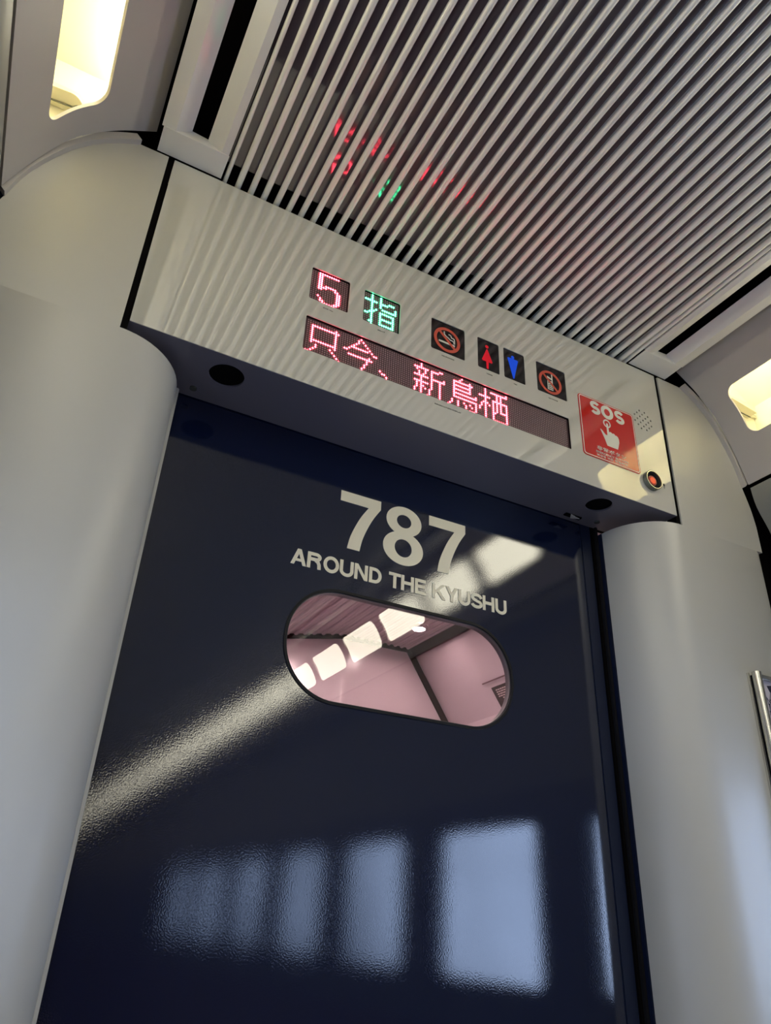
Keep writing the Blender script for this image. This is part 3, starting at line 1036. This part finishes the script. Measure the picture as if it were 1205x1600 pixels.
for cx in (1.0235, 1.0965):
    link('sign_letter', strokes_bm([(p, 0) for p in fat_s(cx, 1.0480, 0.0290, 0.0370, 0.0088)], 0.0088, SY - 0.0003, 0.0004), M_sosw, sg, flat=True)
link('sign_letter', ring_bm(circ(1.0590, 1.0482, 0.0186, 0.0190, 36), circ(1.0590, 1.0482, 0.0088, 0.0096, 36), SY - 0.0003, 0.0004), M_sosw, sg, flat=True)
hand = [(1.0518, 1.0135), (1.0545, 1.0170), (1.0572, 1.0140), (1.0575, 0.9925), (1.0610, 0.9945), (1.0655, 0.9935), (1.0668, 0.9915), (1.0705, 0.9935),
        (1.0745, 0.9920), (1.0755, 0.9895), (1.0795, 0.9905), (1.0835, 0.9875), (1.0855, 0.9820), (1.0855, 0.9730), (1.0790, 0.9525), (1.0480, 0.9525),
        (1.0455, 0.9600), (1.0420, 0.9700), (1.0318, 0.9925), (1.0332, 0.9938), (1.0380, 0.9905), (1.0455, 0.9820), (1.0518, 0.9815)]
link('hand_symbol', plate(hand, SY - 0.0004, 0.0005), M_sosw, sg, flat=True)
link('ring_symbol', ring_bm(circ(1.0543, 1.0150, 0.0112, n=28), circ(1.0543, 1.0150, 0.0078, n=28), SY - 0.0003, 0.0004), M_sosw, sg, flat=True)
for s, z, h_, wd in (('非常ボタン', 0.9318, 0.0115, 0.0850), ('EMERGENCY BUTTON', 0.9228, 0.0058, 0.0930), ('비상용 버튼 紧急按钮', 0.9140, 0.0068, 0.0900)):
    text_obj('sign_text', s, 1.0585, z, h_, M_sosw, sg, y=SY - 0.0003, align='CENTER', width=wd, bold=0.012)

# --- emergency button
bx, bz = 1.1710, 0.8990
bt = link('emergency_button', ring_bm(circ(bx, bz, 0.0242, n=40), circ(bx, bz, 0.0215, n=40), 0.9895, 0.0104), M_btnrim, hd)
bt['label'] = 'round recessed orange red button with metal rim'
link('bright_rim', ring_bm(circ(bx, bz, 0.0228, n=40), circ(bx, bz, 0.0213, n=40), 0.9887, 0.0012), M_frame, bt)
link('button_bowl', disc_solid(bx, bz, 0.0214, 0.0214, 0.9975, 0.9998, 40), M_rubber, bt)
link('button_collar', disc_solid(bx, bz, 0.0118, 0.0130, 0.9935, 0.9976, 32), mat('dark_red_collar', (0.35, 0.012, 0.006), 0.3), bt)
link('button_cap', disc_solid(bx, bz, 0.0078, 0.0086, 0.9925, 0.9937, 32), M_btn, bt)

# ------------------------------------------------------------------ framed route map on the right pillar
mf = thing('poster_frame', 'silver tube framed route map on the grey pillar right of the door', 'frame', V(1.45, 0.995, 0.1))
FX0, FX1, FZ0, FZ1 = 1.3830, 1.4985, -0.35, 0.4880
for a, b in (((FX0, FZ0), (FX0, FZ1)), ((FX1, FZ0), (FX1, FZ1))):
    bm = bmesh.new()
    tube(bm, [V(a[0], 0.985, a[1]), V(b[0], 0.985, b[1] + 0.004)], 0.0095 * U, 18)
    link('frame_tube', bm, M_frame, mf)
for z in (FZ0, FZ1 - 0.004):
    bm = bmesh.new()
    tube(bm, [V(FX0 + 0.007, 0.987, z), V(FX1 - 0.007, 0.987, z)], 0.006 * U, 18)
    link('frame_tube', bm, M_frame, mf)
link('frame_lip', newbox((FX0 - 0.0125, 0.995, FZ0 - 0.005), (FX0 - 0.0095, 0.9999, FZ1 + 0.003)), M_frame, mf)
link('back_board', newbox((FX0 - 0.001, 0.994, FZ0), (FX1 + 0.006, 0.9998, FZ1)), M_rubber, mf)
ps = link('map_sheet', newbox((FX0, 0.9925, FZ0), (FX1, 0.9938, FZ1 - 0.006)), M_map, mf, flat=True)
paths = [[(1.394, 0.468), (1.404, 0.452), (1.418, 0.436), (1.428, 0.430)], [(1.400, 0.462), (1.414, 0.430), (1.412, 0.400), (1.420, 0.370), (1.424, 0.345), (1.436, 0.320)],
         [(1.428, 0.462), (1.420, 0.440), (1.413, 0.415)], [(1.413, 0.372), (1.424, 0.350)], [(1.436, 0.455), (1.426, 0.420), (1.434, 0.390), (1.426, 0.360), (1.438, 0.335)],
         [(1.408, 0.396), (1.430, 0.404)], [(1.445, 0.30), (1.450, 0.24), (1.440, 0.16), (1.455, 0.08), (1.45, -0.05), (1.46, -0.2)], [(1.46, 0.44), (1.47, 0.36), (1.462, 0.25), (1.478, 0.1)]]
bm = strokes_bm([(smooth_curve(p, 3), 0) for p in paths], 0.0016, 0.9921, 0.0004)
for p in paths:
    for x, z in p:
        plates([circ(x, z, 0.0022, n=10)], 0.9920, 0.0004, bm)
plates([[(1.414, 0.390), (1.432, 0.398), (1.438, 0.372), (1.420, 0.368)], [(1.418, 0.470), (1.440, 0.474), (1.436, 0.455), (1.424, 0.458)],
        [(1.412, 0.335), (1.420, 0.340), (1.424, 0.318), (1.418, 0.315)]], 0.9920, 0.0004, bm)
link('route_lines', bm, M_mapink, ps, flat=True)

# ------------------------------------------------------------------ vestibule seen through the door window
ZC, YB, XC = 1.0, 2.602, 1.455
struct('ceiling_vestibule', newbox((-0.30, 1.215, ZC), (XC + 0.02, 3.2, ZC + 0.02)), M_vceil, flat=True)
vc = bpy.data.objects['ceiling_vestibule']
for k in range(52):
    x = 1.437 - 0.0305 * k
    if x < -0.1:
        break
    bm = bmesh.new()
    n = 8
    prof = [(x + 0.008, ZC)] + [(x + 0.008 * math.cos(math.pi * q / n), ZC - 0.007 * math.sin(math.pi * q / n)) for q in range(n + 1)] + [(x - 0.008, ZC)]
    prism(bm, [V(a, 1.215, z) for a, z in prof[1:-1]], [V(a, YB if x > 1.12 else YB + (1.12 - x) * 0.72, z) for a, z in prof[1:-1]])
    link('ceiling_rib', bm, M_vceil, vc, angle=0.8)
# back wall: straight, then sweeping away to the left
bw = [(1.455, YB), (1.20, YB), (1.145, 2.600), (1.09, 2.632), (1.028, 2.672), (0.945, 2.730), (0.80, 2.83), (0.60, 2.96), (0.3, 3.1), (-0.2, 3.2)]
bwc = smooth_curve(bw[1:], 4)
pts = [(1.90, YB)] + bwc
bm = bmesh.new()
prism(bm, [V(x, y, FLOOR) for x, y in pts + [(p[0], p[1] + 0.03) for p in pts[::-1]]], [V(x, y, ZC + 0.01) for x, y in pts + [(p[0], p[1] + 0.03) for p in pts[::-1]]])
struct('wall_vestibule_back', bm, M_vest, angle=0.4)
# sloping right wall
dx, dz = 1.65520553 - 1.45464467, 0.69826226 - 1.0
prof = [(XC, ZC + 0.02), (XC + dx, ZC + dz), (XC + dx * 1.12, ZC + dz * 1.3), (XC + dx * 1.15, FLOOR), (XC + dx * 1.15 + 0.02, FLOOR), (XC + dx + 0.06, ZC + 0.02)]
bm = bmesh.new()
prism(bm, [V(x, 1.205, z) for x, z in prof], [V(x, YB + 0.01, z) for x, z in prof])
struct('wall_vestibule_right', bm, M_vest, flat=True)
struct('wall_vestibule_left', newbox((-0.32, 1.205, FLOOR), (-0.30, 3.25, ZC + 0.02)), M_vest, flat=True)
struct('wall_vestibule_front', newbox((-0.30, 1.2005, 0.862), (1.70, 1.2045, 1.02)), M_vest, flat=True)
# dark joint strips
bm = bmesh.new()
tr = [V(x, y - 0.001, ZC - 0.020) for x, y in pts[1:]], [V(x, y - 0.001, ZC + 0.0) for x, y in pts[1:]]
for i in range(len(tr[0]) - 1):
    q = [tr[0][i], tr[0][i + 1], tr[1][i + 1], tr[1][i]]
    prism(bm, q, [p + Vector((0, -0.004, 0)) for p in q])
box(bm, (1.18, YB - 0.008, ZC - 0.018), (XC + 0.006, YB - 0.0005, ZC))
struct('trim_10', bm, M_vdark, flat=True)
nrm = Vector((dz, 0, -dx)).normalized()    # into the room (left and down)
if nrm.x > 0:
    nrm = -nrm
e = 0.006
bm = bmesh.new()
lp = [V(XC - 0.004, 0, ZC + 0.004), V(XC + dx * 0.10, 0, ZC + dz * 0.10), V(XC + dx * 0.10 + nrm.x * e, 0, ZC + dz * 0.10 + nrm.z * e), V(XC - 0.004 + nrm.x * e, 0, ZC + nrm.z * e)]
for p in lp:
    p.y = V(0, 1.21, 0).y
lp2 = [p.copy() for p in lp]
for p in lp2:
    p.y = V(0, YB, 0).y
prism(bm, lp, lp2)
struct('trim_11', bm, M_vdark, flat=True)
bm = bmesh.new()
a_, b_ = Vector((XC, ZC)), Vector((XC + dx * 1.12, ZC + dz * 1.12))
sidev = Vector((-0.030, 0.0))
q = [a_, b_, b_ + sidev, a_ + sidev]
prism(bm, [V(p.x, YB - 0.008, p.y) for p in q], [V(p.x, YB - 0.0005, p.y) for p in q])
struct('trim_12', bm, M_vdark, flat=True)

# fine joint lines and notice on the sloping wall
def slope_pt(x, y, off=0.0):
    """point on the sloping wall at layout x, y, lifted off by off"""
    z = ZC + dz * (x - XC) / dx
    return V(x + nrm.x * off, y, z + nrm.z * off)


bm = bmesh.new()
for (x0_, ya, yb, wd) in ((1.4763, 1.21, 2.595, 0.0014), (1.588, 1.21, 2.276, 0.0030)):
    q = [slope_pt(x0_ - wd / 2, ya, 0.0005), slope_pt(x0_ + wd / 2, ya, 0.0005), slope_pt(x0_ + wd / 2, yb, 0.0005), slope_pt(x0_ - wd / 2, yb, 0.0005)]
    prism(bm, q, [p + Vector((nrm.x * 0.0015, 0, nrm.z * 0.0015)) for p in q])
struct('trim_13', bm, mat('fine_joint', (0.20, 0.12, 0.13), 0.6), flat=True)
nt = thing('notice_sign', 'small dark notice with white text on the lilac wall beyond the door window', 'sign', slope_pt(1.623, 2.0, 0.002))
q = [slope_pt(1.6015, 2.235, 0.001), slope_pt(1.648, 2.235, 0.001), slope_pt(1.648, 1.93, 0.001), slope_pt(1.6015, 1.93, 0.001)]
bm = bmesh.new()
prism(bm, q, [p + Vector((nrm.x * 0.003, 0, nrm.z * 0.003)) for p in q])
link('sign_plate', bm, M_notice, nt, flat=True)
bm = bmesh.new()
import random
random.seed(4)
for r_ in range(7):
    xx = 1.6075 + 0.0046 * r_
    y = 2.215 - (0.02 if r_ > 3 else 0)
    while y > 1.95:
        ln = random.uniform(0.008, 0.016)
        q = [slope_pt(xx, y, 0.0056), slope_pt(xx + 0.0026, y, 0.0056), slope_pt(xx + 0.0026, y - ln, 0.0056), slope_pt(xx, y - ln, 0.0056)]
        prism(bm, q, [p + Vector((nrm.x * 0.0005, 0, nrm.z * 0.0005)) for p in q])
        y -= ln + 0.003
link('printed_lines', bm, M_noticet, nt, flat=True)

# downlights
dl = thing('downlight', 'glowing round downlight in the ribbed vestibule ceiling seen through the door window', 'light', V(1.344, 2.342, ZC - 0.008))


def hring(cx, cy, r0, r1, z0, z1, n=32):
    bm = bmesh.new()
    L = [[bm.verts.new(V(cx + r * math.cos(2 * math.pi * k / n), cy + r * math.sin(2 * math.pi * k / n), z)) for k in range(n)] for r, z in ((r0, z1), (r0, z0), (r1, z0), (r1, z1))]
    for i in range(4):
        for k in range(n):
            bm.faces.new((L[i][k], L[i][(k + 1) % n], L[(i + 1) % 4][(k + 1) % n], L[(i + 1) % 4][k]))
    return bm


def lamp_disc(cx, cy, r, z0, z1, n=32):
    bm = bmesh.new()
    prism(bm, [V(cx + r * math.cos(2 * math.pi * k / n), cy + r * math.sin(2 * math.pi * k / n), z0) for k in range(n)],
          [V(cx + r * math.cos(2 * math.pi * k / n), cy + r * math.sin(2 * math.pi * k / n), z1) for k in range(n)])
    return bm


link('trim_ring', hring(1.344, 2.342, 0.034, 0.024, ZC - 0.014, ZC - 0.002), M_vest, dl)
link('lamp', lamp_disc(1.344, 2.342, 0.0238, ZC - 0.010, ZC - 0.004), M_vlamp, dl)
for i_, (lx, ly) in enumerate(((1.20, 1.75), (0.6, 1.6), (0.6, 2.45))):
    d2 = thing('downlight', 'round downlight in the vestibule ceiling beyond the door, hidden from the cabin', 'light', V(lx, ly, ZC - 0.008), 'hidden vestibule downlights')
    link('trim_ring', hring(lx, ly, 0.064, 0.054, ZC - 0.014, ZC - 0.002), M_vest, d2)
    link('lamp', lamp_disc(lx, ly, 0.0538, ZC - 0.010, ZC - 0.004), M_vlamp, d2)
